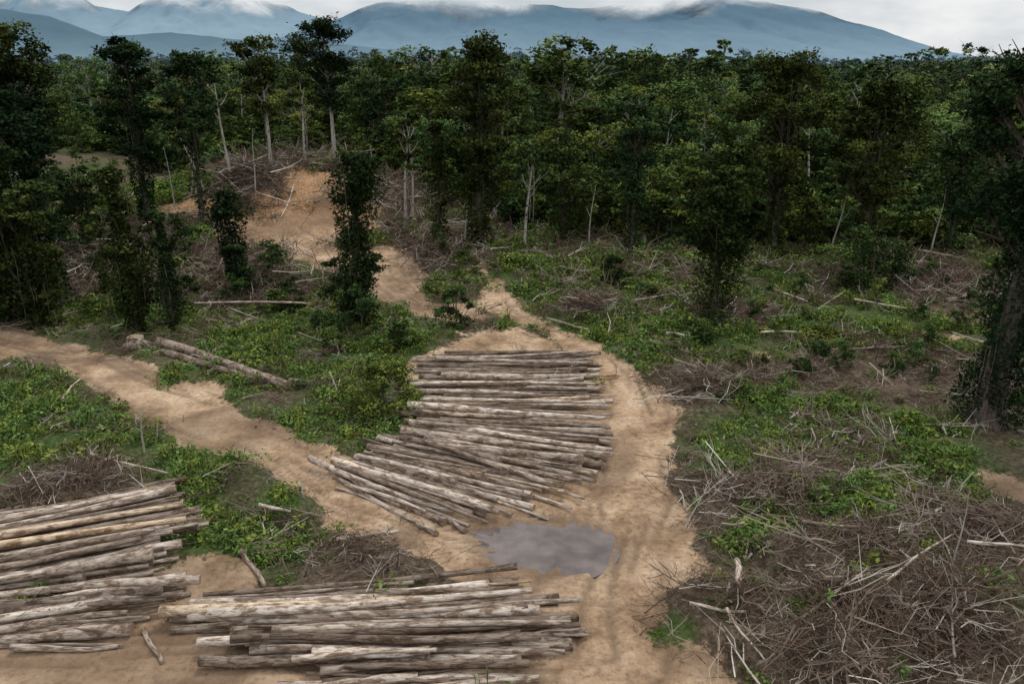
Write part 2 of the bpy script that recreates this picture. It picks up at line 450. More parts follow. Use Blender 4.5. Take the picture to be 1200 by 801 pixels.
def make_palm(name, seed, H, mats):
    rg = np.random.default_rng(seed); mb = MB()
    P = bend_path(H, 10, (rg.normal()*.8, rg.normal()*.8), .25, rg)
    mb.tube(P, .16*(1-.4*np.linspace(0, 1, 10)), 7, 0, rough=.1, rg=rg)
    top = P[-1]
    for i in range(16):
        a = i*2.4; L = 3.0*(.8+.4*rg.random()); el = 1.0-.09*i
        d = np.array([math.cos(a), math.sin(a), 0]); s = np.array([-math.sin(a), math.cos(a), 0])
        t = np.linspace(0, 1, 8)[:, None]
        Q = top+d*L*t*math.cos(el)*1.0+d*L*t*t*.15+np.array([0, 0, 1.])*(L*t*math.sin(el)-1.7*t*t*L*.55)
        mb.tube(Q, np.linspace(.03, .01, 8), 3, 1, lv=.6, rg=rg)
        for j in range(1, 8):
            for sg in (-1, 1):
                for kk in (0, .5):
                    b0 = Q[j]*(1-kk)+Q[j-1]*kk; ll = .75*math.sin(math.pi*(.15+.8*(j-kk)/8))
                    tip = b0+s*sg*ll+d*ll*.45+np.array([0, 0, -.35*ll])
                    mb.add([b0-d*.05, b0+d*.06, tip, tip-d*.04], [(0, 1, 2, 3)], 1, np.clip(.6+rg.normal()*.12, 0, 1))
    return mb.mesh(name, mats)

proto = bpy.data.collections.new("forest_tree_kinds"); protof = bpy.data.collections.new("distant_tree_kinds")
kinds = []; kindsf = []
def addk(me, coll, lst):
    o = bpy.data.objects.new(me.name, me); coll.objects.link(o); lst.append(o)
specs = [ # H r lo cw ncl nleaf vine vleaf pale prof
 (20, .32, .40, 5.6, 16, 240, .8, 500, False, 'round'),
 (18, .28, .32, 5.0, 16, 240, .9, 500, False, 'round'),
 (23, .38, .58, 6.6, 15, 250, .3, 200, True, 'umbrella'),
 (16, .25, .22, 4.0, 14, 230, 1.0, 700, False, 'column'),
 (20, .24, .60, 3.4, 9, 220, .2, 120, True, 'umbrella'),
 (13, .22, .22, 5.6, 14, 240, .8, 450, False, 'round'),
 (19, .30, .50, 7.0, 17, 250, .4, 300, False, 'umbrella'),
 (22, .22, .74, 2.6, 7, 180, .1, 60, True, 'round'),
 (17, .28, .10, 3.8, 15, 230, 1.5, 900, False, 'column'),
]
LVB = [.42, .5, .48, .30, .5, .58, .38, .5, .32]
ML = [M_bark, M_leaf]; MP = [M_pale, M_leaf]
for i, s in enumerate(specs):
    ln = (R.normal()*1.4, R.normal()*1.4)
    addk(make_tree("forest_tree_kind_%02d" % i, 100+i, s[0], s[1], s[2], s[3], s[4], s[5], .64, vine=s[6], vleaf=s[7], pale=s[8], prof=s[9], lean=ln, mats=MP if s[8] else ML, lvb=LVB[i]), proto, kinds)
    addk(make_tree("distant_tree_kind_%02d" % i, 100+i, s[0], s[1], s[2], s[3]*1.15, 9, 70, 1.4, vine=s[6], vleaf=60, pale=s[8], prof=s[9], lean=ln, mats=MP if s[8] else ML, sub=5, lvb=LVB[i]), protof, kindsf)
addk(make_palm("forest_tree_kind_09", 900, 15, ML), proto, kinds)
rg = np.random.default_rng(5); mb = MB(); Pt = bend_path(20, 10, (1.2, 0), .5, rg); mb.tube(Pt, .2*(1-.8*np.linspace(0, 1, 10)), 6, 0, rough=.2, rg=rg)
for i in range(5):
    q = 5+i % 4; e = Pt[q]+[rg.normal()*1.6, rg.normal()*1.6, 2+rg.random()*2]; mb.tube([Pt[q], (Pt[q]+e)/2, e], [.08, .05, .02], 4, 0, rg=rg)
addk(mb.mesh("forest_tree_kind_10", MP), proto, kinds)
shrubc = bpy.data.collections.new("shrub_kinds"); shr = []
for i, (h, w) in enumerate([(3.2, 1.8), (4.5, 2.2), (2.4, 1.9), (6, 2.2)]):
    me = make_tree("shrub_kind_%02d" % i, 200+i, h, .07, .05, w, 12, 140, .38, prof='round', cl=.45, lvb=.40)
    addk(me, shrubc, shr)

def scatter(name, pts, rots, scls, idx, coll):
    me = bpy.data.meshes.new(name); me.from_pydata(np.asarray(pts).tolist(), [], [])
    a = me.attributes.new('rot', 'FLOAT_VECTOR', 'POINT'); a.data.foreach_set('vector', np.asarray(rots, np.float32).ravel())
    a = me.attributes.new('scl', 'FLOAT_VECTOR', 'POINT'); a.data.foreach_set('vector', np.asarray(scls, np.float32).ravel())
    a = me.attributes.new('idx', 'INT', 'POINT'); a.data.foreach_set('value', np.asarray(idx, np.int32))
    ob = link(name, me)
    ng = bpy.data.node_groups.new(name+"_scatter", 'GeometryNodeTree')
    ng.interface.new_socket('Geometry', in_out='INPUT', socket_type='NodeSocketGeometry')
    ng.interface.new_socket('Geometry', in_out='OUTPUT', socket_type='NodeSocketGeometry')
    gi = ng.nodes.new('NodeGroupInput'); go = ng.nodes.new('NodeGroupOutput')
    ci = ng.nodes.new('GeometryNodeCollectionInfo'); ci.inputs['Collection'].default_value = coll
    ci.inputs['Separate Children'].default_value = True; ci.inputs['Reset Children'].default_value = True
    ip = ng.nodes.new('GeometryNodeInstanceOnPoints'); ip.inputs['Pick Instance'].default_value = True
    def na(n, t):
        x = ng.nodes.new('GeometryNodeInputNamedAttribute'); x.data_type = t; x.inputs['Name'].default_value = n
        return [o for o in x.outputs if o.enabled and o.name == 'Attribute'][0]
    er = ng.nodes.new('FunctionNodeEulerToRotation')
    L = ng.links.new
    L(gi.outputs[0], ip.inputs['Points']); L(ci.outputs[0], ip.inputs['Instance'])
    L(na('idx', 'INT'), ip.inputs['Instance Index']); L(na('rot', 'FLOAT_VECTOR'), er.inputs[0]); L(er.outputs[0], ip.inputs['Rotation'])
    L(na('scl', 'FLOAT_VECTOR'), ip.inputs['Scale']); L(ip.outputs[0], go.inputs[0])
    md = ob.modifiers.new("scatter", 'NODES'); md.node_group = ng
    return ob

# forest mass
ex = np.array([-300, -110, -82, -60, -22, -15, 0, 10, 60, 100, 300]); ey = np.array([125, 130, 155, 150, 148, 122, 112, 103, 97, 92, 92])
pts = []
for (y0, y1, sp, sc) in [(84, 260, 6.1, .74), (260, 700, 10.5, .88), (700, 2300, 27, 1.15), (2300, 5000, 90, 2.2)]:
    gy = np.arange(y0, y1, sp)
    for yy in gy:
        gx = np.arange(-(.72*yy+12), .72*yy+12, sp)
        xx = gx+(R.random(len(gx))-.5)*sp*1.3; y_ = yy+(R.random(len(gx))-.5)*sp*1.3
        edge = np.interp(xx, ex, ey)+(fbm(xx, y_, 14, 2, 77)-.5)*20
        ok = y_ > edge
        gap = fbm(xx, y_, 22, 2, 88) > .36
        ok &= gap | (y_ > edge+90)
        yf = sc*(.68+.32*ss(0, 45, y_-edge)) if y0 < 200 else sc*np.ones(len(xx))
        for x_, q, f_ in zip(xx[ok], y_[ok], yf[ok]): pts.append((x_, q, f_))
pts = np.array(pts)
zz = height(pts[:, 0], pts[:, 1])
n = len(pts)
var = fbm(pts[:, 0], pts[:, 1], 38, 2, 123)
em = R.random(n) > .93
sv = pts[:, 2]*(.46+.56*R.random(n)+.75*(var-.5)+.50*em)
sv = np.maximum(sv, .35)
wd = np.maximum(sv, .62*np.minimum(1, pts[:, 2]+.3))
scl = np.stack([wd*(.85+.6*R.random(n)), wd*(.85+.6*R.random(n)), sv*(.9+.2*R.random(n))], 1)
rot = np.stack([R.normal(size=n)*.07, R.normal(size=n)*.07, R.random(n)*6.28], 1)
idx = R.choice(9, n, p=[.15, .14, .11, .10, .09, .16, .13, .05, .07])
nr = pts[:, 1] < 270
u = R.random(n)
idx = np.where(nr & (u < .04), 9, idx); idx = np.where(nr & (u > .955), 10, idx)
P3 = np.stack([pts[:, 0], pts[:, 1], zz-.3], 1)
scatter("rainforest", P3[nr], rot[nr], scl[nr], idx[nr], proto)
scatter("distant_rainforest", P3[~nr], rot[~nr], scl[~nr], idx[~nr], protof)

# understory + shrubs
n = 1900
yy = 86+R.random(n)**1.4*85; xx = (R.random(n)*2-1)*(.68*yy+6)
edge = np.interp(xx, ex, ey)+(fbm(xx, yy, 14, 2, 77)-.5)*20
ok = yy > edge-3-R.random(n)*6
A1 = np.stack([xx[ok], yy[ok], .6+.9*R.random(ok.sum())], 1)
n = 700
yy = 56+R.random(n)*90; xx = -4-R.random(n)*(.72*yy)
dd, gg, bb, _ = masks(xx, yy)
dn = masks(xx, yy+2.5)[0]; dn2 = masks(xx, yy+5)[0]
ok = (dd < .25) & (dn < .5) & (dn2 < .5) & (R.random(n) < .2+.6*fbm(xx, yy, 12, 2, 99)) & ~((xx > -44) & (xx < -12) & (yy > 84) & (R.random(n) < .85))
ok &= ~((yy < 66) & (R.random(n) < .6))
A2 = np.stack([xx[ok], yy[ok], .2+.55*R.random(ok.sum())**2], 1)
n = 260
yy = 46+R.random(n)*50; xx = 12+R.random(n)*(.66*yy)
dd, gg, bb, _ = masks(xx, yy); ok = dd < .2
A3 = np.stack([xx[ok], yy[ok], .12+.35*R.random(ok.sum())**2], 1)
S = np.concatenate([A1, A2, A3]); n = len(S)
sc = S[:, 2][:, None]*(.8+.4*R.random((n, 3)))
scatter("undergrowth_shrubs", np.stack([S[:, 0], S[:, 1], height(S[:, 0], S[:, 1])-.1], 1), np.stack([np.zeros(n), np.zeros(n), R.random(n)*6.28], 1), sc, R.integers(0, 4, n), shrubc)

def hero(name, px, py, tpy, wpx, seed, lo=.3, prof='round', vine=0, vleaf=0, pale=False, ncl=22, nleaf=330, leaf=.36, leanpx=0, r=None, cl=.36, vtop=1., lvb=.42, maxy=None):
    x, y = ground_pt(px, py)
    if maxy and y > maxy:
        k = maxy/y; x *= k; y = maxy
    z = float(height(np.array([x]), np.array([y]))[0])
    el = math.atan((400.5-tpy)/F)-PITCH
    H = CAM_H+math.tan(el)*y-z
    depth = y*math.cos(PITCH)+(CAM_H-z)*math.sin(PITCH)
    cw = wpx*depth/F
    me = make_tree(name, seed, H, r or max(.16, H*.017), lo, cw, ncl, nleaf, leaf, lean=(leanpx*depth/F, 0), vine=vine, vleaf=vleaf, pale=pale, prof=prof, cl=cl, vtop=vtop, lvb=lvb)
    return link(name, me, (x, y, z-.15))
V_ = 'vine_covered_tree'
hero(V_, 420, 387, 172, 28, 1, lo=.06, prof='column', vine=1.25, vleaf=7500, ncl=28, nleaf=320, leaf=.33, leanpx=8, cl=.5, lvb=.36)
hero(V_, 281, 346, 216, 21, 2, lo=.1, prof='column', vine=1.05, vleaf=4500, ncl=18, nleaf=300, leaf=.35, cl=.5, lvb=.34)
hero(V_, 160, 388, 188, 28, 3, lo=.1, prof='column', vine=1.35, vleaf=7500, ncl=24, nleaf=320, leaf=.34, cl=.45, lvb=.32)
hero(V_, 205, 388, 242, 25, 4, lo=.30, prof='column', vine=.7, vleaf=3200, ncl=16, nleaf=280, leaf=.30, cl=.5, lvb=.34)
hero(V_, 22, 378, 165, 46, 5, lo=.1, prof='round', vine=1.7, vleaf=6500, ncl=28, nleaf=380, leaf=.38, lvb=.31)
hero('jungle_tree', 62, 362, 96, 38, 6, lo=.25, prof='round', vine=1.4, vleaf=4500, ncl=26, nleaf=380, leaf=.40, lvb=.31)
hero(V_, -12, 375, 150, 44, 41, lo=.1, prof='round', vine=1.8, vleaf=5500, ncl=26, nleaf=360, leaf=.42, lvb=.31)
hero(V_, 45, 385, 230, 34, 42, lo=.05, prof='round', vine=1.5, vleaf=4500, ncl=22, nleaf=340, leaf=.36, lvb=.31)
hero('jungle_tree', -20, 350, 60, 50, 7, lo=.4, prof='round', vine=1.2, vleaf=3500, leaf=.42, lvb=.34)
hero('jungle_tree', 55, 290, 28, 46, 8, lo=.40, prof='round', vine=1.1, vleaf=3000, maxy=110, leaf=.44, ncl=26, nleaf=440, cl=.4, lvb=.34)
hero('jungle_tree', 15, 290, 60, 36, 43, lo=.42, prof='round', vine=1.2, vleaf=2500, maxy=108, leaf=.44, lvb=.34)
hero('jungle_tree', 105, 300, 190, 26, 23, lo=.3, prof='round', vine=.8, vleaf=1800, maxy=105)
hero('jungle_tree', 175, 265, 37, 31, 9, lo=.36, prof='round', vine=1.1, vleaf=4200, maxy=112, cl=.46, leaf=.44, lvb=.33, ncl=22, nleaf=380)
hero('jungle_tree', 238, 262, 57, 36, 10, lo=.50, prof='round', vine=.6, vleaf=1600, maxy=118, cl=.44, leaf=.44, nleaf=420, lvb=.34, ncl=20)
hero('jungle_tree', 318, 200, 40, 26, 11, lo=.46, prof='umbrella', vine=.2, vleaf=500, pale=True, maxy=128, cl=.48, leaf=.44, lvb=.36, ncl=18)
hero('jungle_tree', 392, 186, 25, 39, 12, lo=.46, prof='umbrella', vine=.15, vleaf=250, pale=True, maxy=130, ncl=26, nleaf=500, leaf=.46, cl=.40, lvb=.33)
hero('jungle_tree', 358, 190, 85, 20, 13, lo=.55, vine=.2, vleaf=200, pale=True, maxy=132, ncl=9)
hero(V_, 562, 292, 42, 42, 14, lo=.30, prof='round', vine=1.6, vleaf=7000, ncl=30, nleaf=500, cl=.44, leaf=.44, lvb=.32)
hero('jungle_tree', 615, 292, 165, 22, 15, lo=.6, vine=.15, vleaf=200, pale=True, ncl=9, nleaf=160, leanpx=8, maxy=94)
hero('jungle_tree', 476, 262, 135, 16, 16, lo=.55, vine=.15, vleaf=200, pale=True, ncl=9, nleaf=180, leanpx=7, maxy=103)
hero(V_, 515, 285, 140, 20, 17, lo=.3, prof='column', vine=.9, vleaf=2400, ncl=16, nleaf=240, lvb=.36)
hero(V_, 836, 374, 165, 54, 18, lo=.42, prof='umbrella', vine=1.1, vleaf=5200, ncl=24, nleaf=500, leaf=.36, leanpx=6, cl=.38, lvb=.32)
hero('jungle_tree', 905, 302, 66, 54, 19, lo=.36, prof='round', vine=1.1, vleaf=3200, ncl=28, nleaf=480, leaf=.44, cl=.38, lvb=.32)
hero('jungle_tree', 1008, 306, 92, 48, 20, lo=.36, prof='round', vine=1.0, vleaf=3200, ncl=26, nleaf=480, leaf=.44, cl=.38, lvb=.33)
hero('jungle_tree', 740, 300, 120, 36, 24, lo=.40, prof='umbrella', vine=.8, vleaf=2000, ncl=18, leaf=.42, cl=.4)
hero('jungle_tree', 1110, 300, 150, 40, 29, lo=.35, prof='umbrella', vine=.8, vleaf=2000, ncl=18, leaf=.42, cl=.4, lvb=.48)
hero('jungle_tree', 660, 285, 150, 32, 30, lo=.35, prof='round', vine=.8, vleaf=2000, ncl=18, leaf=.42, cl=.4, lvb=.48)
hero(V_, 1154, 498, -4, 88, 21, lo=.52, prof='round', vine=1.35, vleaf=18000, ncl=36, nleaf=760, leaf=.30, leanpx=26, r=.85, cl=.38, lvb=.22)
hero('bush', 1020, 340, 278, 50, 22, lo=.05, prof='round', ncl=26, nleaf=330, leaf=.3, cl=.34, r=.12, lvb=.28)
hero('bush', 720, 345, 300, 18, 25, lo=.05, prof='round', ncl=16, nleaf=250, leaf=.28, cl=.4, r=.08, lvb=.34)
hero('bush', 445, 480, 425, 42, 26, lo=.02, prof='round', ncl=26, nleaf=330, leaf=.2, cl=.34, r=.06, lvb=.36)
hero('bush', 535, 385, 335, 20, 27, lo=.02, prof='round', ncl=16, nleaf=300, leaf=.2, cl=.4, r=.06, lvb=.38)

def snag(px, py, tpx, tpy, seed, r=.16, maxy=None, nb=5):
    rg = np.random.default_rng(seed)
    x, y = ground_pt(px, py)
    if maxy and y > maxy: k = maxy/y; x *= k; y = maxy
    z = float(height(np.array([x]), np.array([y]))[0])
    H = CAM_H+math.tan(math.atan((400.5-tpy)/F)-PITCH)*y-z
    dx = (tpx-px)*y/F
    mb = MB(); P = bend_path(H, 9, (dx, 0), H*.03, rg); mb.tube(P, r*(1-.8*np.linspace(0, 1, 9)), 7, 0, rough=.2, rg=rg)
    for i in range(nb):
        k = rg.integers(4, 8); a = rg.random()*6.28; L = H*(.08+.12*rg.random())
        e = P[k]+np.array([math.cos(a)*L*.6, math.sin(a)*L*.6, L*.8])
        mb.tube([P[k], (P[k]+e)/2+[0, 0, -.1*L], e], [r*.4, r*.25, .03], 5, 0, rg=rg)
    link("dead_tree", mb.mesh("dead_tree", [M_pale]), (x, y, z-.1))
snag(272, 215, 262, 95, 1, .22, 120); snag(225, 225, 240, 165, 2, .12, 118, 3); snag(484, 262, 486, 150, 3, .2, 106, 2)
snag(972, 300, 985, 215, 4, .13, None, 2); snag(750, 262, 757, 190, 5, .13, 100, 2); snag(240, 225, 215, 150, 6, .1, 118, 3)
snag(170, 532, 171, 478, 7, .07, None, 3); snag(1090, 300, 1094, 220, 9, .12, None, 2); snag(300, 235, 306, 150, 12, .11, 116, 2)
snag(1110, 690, 1112, 575, 10, .05, nb=2); snag(185, 520, 190, 492, 11, .05, nb=1); snag(545, 290, 548, 225, 13, .12, None, 2)
snag(205, 240, 200, 165, 14, .1, 116, 2); snag(440, 250, 436, 170, 15, .13, 110, 2); snag(690, 292, 694, 215, 16, .11, None, 2); snag(70, 340, 74, 265, 17, .09, None, 3)

# ------------------------------------------------------------------ logs
def add_log(mb, a, b, r0, r1, rg, lv=None, sides=9):
    a = np.array(a, float); b = np.array(b, float)
    n = 9; t = np.linspace(0, 1, n)[:, None]
    P = a*(1-t)+b*t
    d = (b-a); L = np.linalg.norm(d); side = np.array([-d[1], d[0], 0])/L
    k = rg.normal()*.018*L
    P = P+side*(np.sin(t*math.pi)*k+np.sin(t*7+rg.random()*6)*.04)+np.array([0, 0, 1.])*np.sin(t*5+rg.random()*6)*.03
    rad = r0*(1-t[:, 0])+r1*t[:, 0]; rad = rad*(1+.07*rg.normal(size=n))
    mb.tube(P, rad, sides, 0, lv=rg.random() if lv is None else lv, cap=1, uvo=rg.random()*9, rough=.14, rg=rg)
def pile(keys, seed, layers, sp=.43, rmu=.19, jit=.7, short=.06):
    rg = np.random.default_rng(seed)
    Lk = np.array(GP([k[0] for k in keys])); Rk = np.array(GP([k[1] for k in keys]))
    mid = (Lk+Rk)/2; s = np.concatenate([[0], np.cumsum(np.linalg.norm(np.diff(mid, axis=0), axis=1))])
    mb = MB()
    for li, fr in enumerate(layers):
        cnt = int(s[-1]/sp)
        for i in range(cnt):
            if rg.random() > fr: continue
            if li and (i < li or i > cnt-1-li): continue
            u = (i+.5+.5*(li % 2)+rg.normal()*.2)*sp
            u = min(max(u, 0), s[-1])
            a = np.array([np.interp(u, s, Lk[:, 0]), np.interp(u, s, Lk[:, 1])]); b = np.array([np.interp(u, s, Rk[:, 0]), np.interp(u, s, Rk[:, 1])])
            d = (b-a); L = np.linalg.norm(d); d /= L; pn = np.array([-d[1], d[0]])
            sh = rg.normal()*jit
            a = a+d*(sh+rg.normal()*jit*.8)+pn*rg.normal()*.38; b = b+d*(sh*.6+rg.normal()*jit*.6)+pn*rg.normal()*.38
            if rg.random() < short: b = a+(b-a)*.65
            r = np.clip(rmu*(1+rg.normal()*.32), .07, .25)
            ra, rb = (r*1.2, r*.66) if rg.random() < .6 else (r*.72, r*1.2)
            z = .02+r+li*rmu*1.75
            h = height(np.array([a[0], b[0]]), np.array([a[1], b[1]]))
            h = np.clip(h, -.1, .3)
            tl = rg.normal()*.07
            add_log(mb, (a[0], a[1], h[0]+z+tl), (b[0], b[1], h[1]+z-tl), ra, rb, rg)
    me = mb.mesh("log_pile", [M_log, M_cut])
    me.polygons.foreach_set('use_smooth', [x == 0 for x in mb.m])
    return link("log_pile", me)
pile([((520,417),(683,415)),((512,432),(690,428)),((505,450),(692,450)),((478,478),(698,478)),((485,490),(706,500)),((495,505),(706,520)),
      ((475,515),(692,545)),((458,527),(655,578)),((430,545),(612,600)),((402,562),(560,617)),((395,568),(512,625))], 5, [.92, .70, .42, .18], sp=.36, rmu=.13, jit=.8, short=.1)
pile([((-130,640),(188,572)),((-120,672),(205,602)),((-110,690),(252,622)),((-100,705),(195,652)),((-90,722),(200,680)),((-70,735),(214,700)),
      ((-60,750),(195,716)),((-40,757),(150,742)),((-30,768),(128,762))], 6, [.97, .88, .7, .4, .15], sp=.31, rmu=.13, jit=.6)
pile([((295,699),(582,683)),((250,716),(600,698)),((215,732),(628,712)),((285,748),(612,728)),((300,757),(672,746)),((290,768),(660,764)),
      ((350,788),(600,776)),((362,806),(606,796)),((375,830),(600,822))], 7, [.97, .8, .55, .25], sp=.31, rmu=.13, jit=.85, short=.12)

def lone(pa, pb, r0, r1, seed, lv, za=0, zb=0, name="fallen_log"):
    rg = np.random.default_rng(seed); a = ground_pt(*pa); b = ground_pt(*pb)
    h = height(np.array([a[0], b[0]]), np.array([a[1], b[1]]))
    mb = MB(); add_log(mb, (a[0], a[1], h[0]+r0+za), (b[0], b[1], h[1]+r1+zb), r0, r1, rg, lv=lv)
    me = mb.mesh(name, [M_log, M_cut]); me.polygons.foreach_set('use_smooth', [x == 0 for x in mb.m]); link(name, me)
lone((187,408),(338,458),.36,.28,1,.25,.15,.15); lone((192,420),(300,452),.26,.22,2,.15); lone((230,372),(366,371),.1,.08,3,.9,1.0,1.0)
lone((-5,366),(60,356),.14,.08,4,.9,.5,.8); lone((395,640),(468,627),.13,.08,5,.7,.1,.1); lone((168,742),(190,780),.1,.07,6,.4)
lone((862,677),(863,712),.12,.11,7,.85,.5,.5); lone((806,727),(872,737),.08,.05,8,.85,.6,.6); lone((848,738),(892,800),.07,.03,9,.85,.4,.5)
lone((305,608),(342,614),.1,.06,10,.85,.4,.4); lone((283,648),(312,690),.12,.08,11,.4,.1,.1); lone((780,398),(830,402),.14,.1,12,.85,.3,.3)
lone((890,398),(938,396),.1,.08,13,.85,.4,.4); lone((1125,672),(1200,690),.09,.05,14,.85,.8,.8); lone((800,380),(825,381),.16,.14,15,.2,.2,.2)
lone((340,452),(400,455),.2,.12,16,.2); lone((668,376),(730,372),.13,.08,17,.2,.3,.3); lone((1000,362),(1060,372),.1,.06,18,.85,.6,.6)
lone((845,375),(862,357),.1,.06,19,.85,.3,.5); lone((110,555),(200,565),.09,.05,20,.8,.5,.5); lone((75,480),(95,452),.07,.04,21,.85,.5,.5)
lone((935,640),(1010,650),.08,.04,22,.5,.6,.7); lone((1030,720),(1110,655),.07,.03,23,.8,.8,.9); lone((960,720),(1060,700),.07,.04,24,.7,.7,.7)
lone((640,380),(700,392),.1,.07,25,.3,.3,.3); lone((530,285),(470,300),.12,.08,26,.8,.5,.5); lone((905,345),(945,362),.1,.06,27,.85,.5,.5)
lone((1075,300),(1130,312),.12,.08,28,.85,.6,.6); lone((740,365),(790,352),.1,.06,29,.8,.6,.6); lone((100,250),(150,262),.12,.08,30,.85,.8,.8)
lone((392,562),(512,626),.13,.11,31,.5); lone((425,552),(545,622),.15,.11,32,.3,.05,.05); lone((412,575),(500,606),.1,.08,33,.8,.25,.2); lone((455,520),(540,530),.1,.08,34,.9,.3,.3)
lone((300,232),(345,246),.14,.1,35,.8,.4,.4); lone((400,215),(440,235),.12,.08,36,.7,.4,.4); lone((345,222),(330,260),.1,.07,37,.85,.4,.4)

# stump
rg = np.random.default_rng(4); mb = MB(); x, y = ground_pt(160, 408)
mb.tube([(0, 0, -.2), (0, 0, .15), (.03, 0, .5), (.05, 0, .85)], [1.0, .72, .58, .55], 14, 0, lv=.6, cap=1, uvo=3, rough=.3, rg=rg)
for i in range(7):
    a = i*.9; mb.tube([(math.cos(a)*.5, math.sin(a)*.5, .3), (math.cos(a)*.9, math.sin(a)*.9, .1), (math.cos(a)*1.5, math.sin(a)*1.5, -.15)], [.2, .14, .05], 7, 0, lv=.5, uvo=i, rg=rg)
link("tree_stump", mb.mesh("tree_stump", [M_log, M_cut]), (x, y, float(height(np.array([x]), np.array([y]))[0])))

# ------------------------------------------------------------------ brush (dead branches)
bc = bpy.data.collections.new("brush_kinds"); bl = []
for i in range(8):
    rg = np.random.default_rng(300+i); mb = MB()
    nb = [16, 20, 12, 26, 5, 3, 1, 9][i]
    for j in range(nb):
        L = (.5+2.4*rg.random()**1.7)*(1.0 if i < 4 else 1.5); a = rg.random()*6.28; el = rg.normal()*.25
        if i == 7: L *= .6; el = .9+rg.normal()*.3
        c = np.array([rg.normal()*.8, rg.normal()*.8, .05+.35*rg.random()]) if i != 6 else np.array([0, 0, .15])
        d = np.array([math.cos(a)*math.cos(el), math.sin(a)*math.cos(el), math.sin(el)])
        q = np.array([-d[1], d[0], rg.normal()*.8])*L*.18*rg.normal()
        P = np.array([c-d*L/2, c-d*L/6+q, c+d*L/6+q*rg.normal()*.8, c+d*L/2])
        r = (.010+.026*rg.random()**2.5)*(1 if i < 4 else 1.6)
        lv = np.clip(rg.normal()*.22+.40, 0, 1) if i < 4 else np.clip(.70+rg.normal()*.18, 0, 1)
        mb.tube(P, [r*1.3, r, r*.8, r*.4], 3, 0, lv=lv, rg=rg)
        for k in range(rg.integers(1, 4)):
            s = P[1]+(P[3]-P[1])*rg.random()*.7; dd = d+rg.normal(size=3)*.55; e = s+dd*L*.3
            mb.tube([s, (s+e)/2+rg.normal(size=3)*.03*L, e], [r*.7, r*.5, r*.3], 3, 0, lv=lv, rg=rg)
    addk(mb.mesh("brush_kind_%02d" % i, [M_twig]), bc, bl)
n = 28000
yy = np.sqrt(R.random(n)*(128**2-19**2)+19**2); xx = (R.random(n)*2-1)*(.66*yy+2)
dd, gg, bb, _ = masks(xx, yy)
hill = ((xx > -50) & (xx < -8) & (yy > 88))
pr = ((.16+.85*bb)*(1-dd*np.where(hill, .75, 1))**2*np.clip(2.2*fbm(xx, yy, 4, 3, 66)-.55, 0, 1.2))+.004
pr = np.where(np.hypot(xx-pud[0], yy-pud[1]) < 4, 0, pr)
ok = R.random(n) < pr
P1 = np.stack([xx[ok], yy[ok]], 1)
hb = []
for (c, r) in heapb:
    k = int(9*r*r)
    a = R.random(k)*6.28; q = np.abs(R.normal(size=k))*.62*r
    hb.append(np.stack([c[0]+np.cos(a)*q, c[1]+np.sin(a)*q], 1))
P2 = np.concatenate(hb)
dd, gg2, bb2, _ = masks(P2[:, 0], P2[:, 1]); P2 = P2[(dd < .3) & (fbm(P2[:, 0], P2[:, 1], 2.6, 3, 47) > .40) & (bb2 > .35)]
P = np.concatenate([P1, P2]); n = len(P)
far = 1+ss(50, 100, P[:, 1])*1.0
sc = (.35+.9*R.random(n)**1.4)*far
z = height(P[:, 0], P[:, 1])+np.concatenate([np.zeros(len(P1)), R.random(len(P2))*.4])
scatter("brush_debris", np.stack([P[:, 0], P[:, 1], z], 1), np.stack([R.normal(size=n)*.22, R.normal(size=n)*.22, R.random(n)*6.28], 1),
        np.stack([sc, sc, sc*1.0], 1), R.choice(8, n, p=[.18, .2, .17, .16, .10, .08, .05, .06]), bc)

# ------------------------------------------------------------------ weeds
wc = bpy.data.collections.new("weed_kinds"); wl = []
for i in range(7):
    rg = np.random.default_rng(400+i); mb = MB()
    k = [55, 70, 40, 64, 36, 84, 0][i]; w = [.45, .55, .4, .6, .45, .75, .6][i]; h = [.45, .35, .6, .3, .8, .6, .8][i]
    if i in (2, 4, 6):
        for j in range({2: 8, 4: 9, 6: 22}[i]):
            a = rg.random()*6.28; L = h*(.6+.6*rg.random()); o = w*(.4+.6*rg.random()); b0 = rg.normal(size=3)*.3*w; b0[2] = 0
            e = np.array([math.cos(a)*o, math.sin(a)*o, L*.7]); m_ = np.array([math.cos(a)*o*.4, math.sin(a)*o*.4, L*.65])
            sd = np.array([-math.sin(a), math.cos(a), 0])*(.035 if i < 6 else .018)
            mb.add(np.array([sd*.4, -sd*.4, m_-sd, m_+sd, e+[0, 0, -.05]])+b0, [(0, 1, 2, 3), (3, 2, 4)], 0, np.clip(.5+rg.normal()*.2, 0, 1))
    if k:
        C = rg.normal(size=(k, 3))*np.array([w*.5, w*.5, 0]); C[:, 2] = np.abs(rg.random(k))*h*np.exp(-(C[:, 0]**2+C[:, 1]**2)/w**2)+.03
        mb.leaves(C, .16, .33+.35*C[:, 2]/h+rg.normal(size=k)*.17, 0, rg, up=.7, asp=.6)
    addk(mb.mesh("weed_kind_%02d" % i, [M_weed]), wc, wl)
n = 66000
yy = np.sqrt(R.random(n)*(125**2-19**2)+19**2); xx = (R.random(n)*2-1)*(.66*yy+2)
dd, gg, bb, _ = masks(xx, yy)
pr = (.10+1.0*gg**1.3)*(1-dd)**2*np.clip(2.8*fbm(xx, yy, 2.8, 3, 67)-.8, 0.03, 1.2)+.006*(1-dd)
ok = R.random(n) < pr
x1, y1, g1 = xx[ok], yy[ok], gg[ok]; n = len(x1)
sc = (.35+1.0*R.random(n)**1.6+.3*g1)*(1+ss(45, 110, y1)*.7)
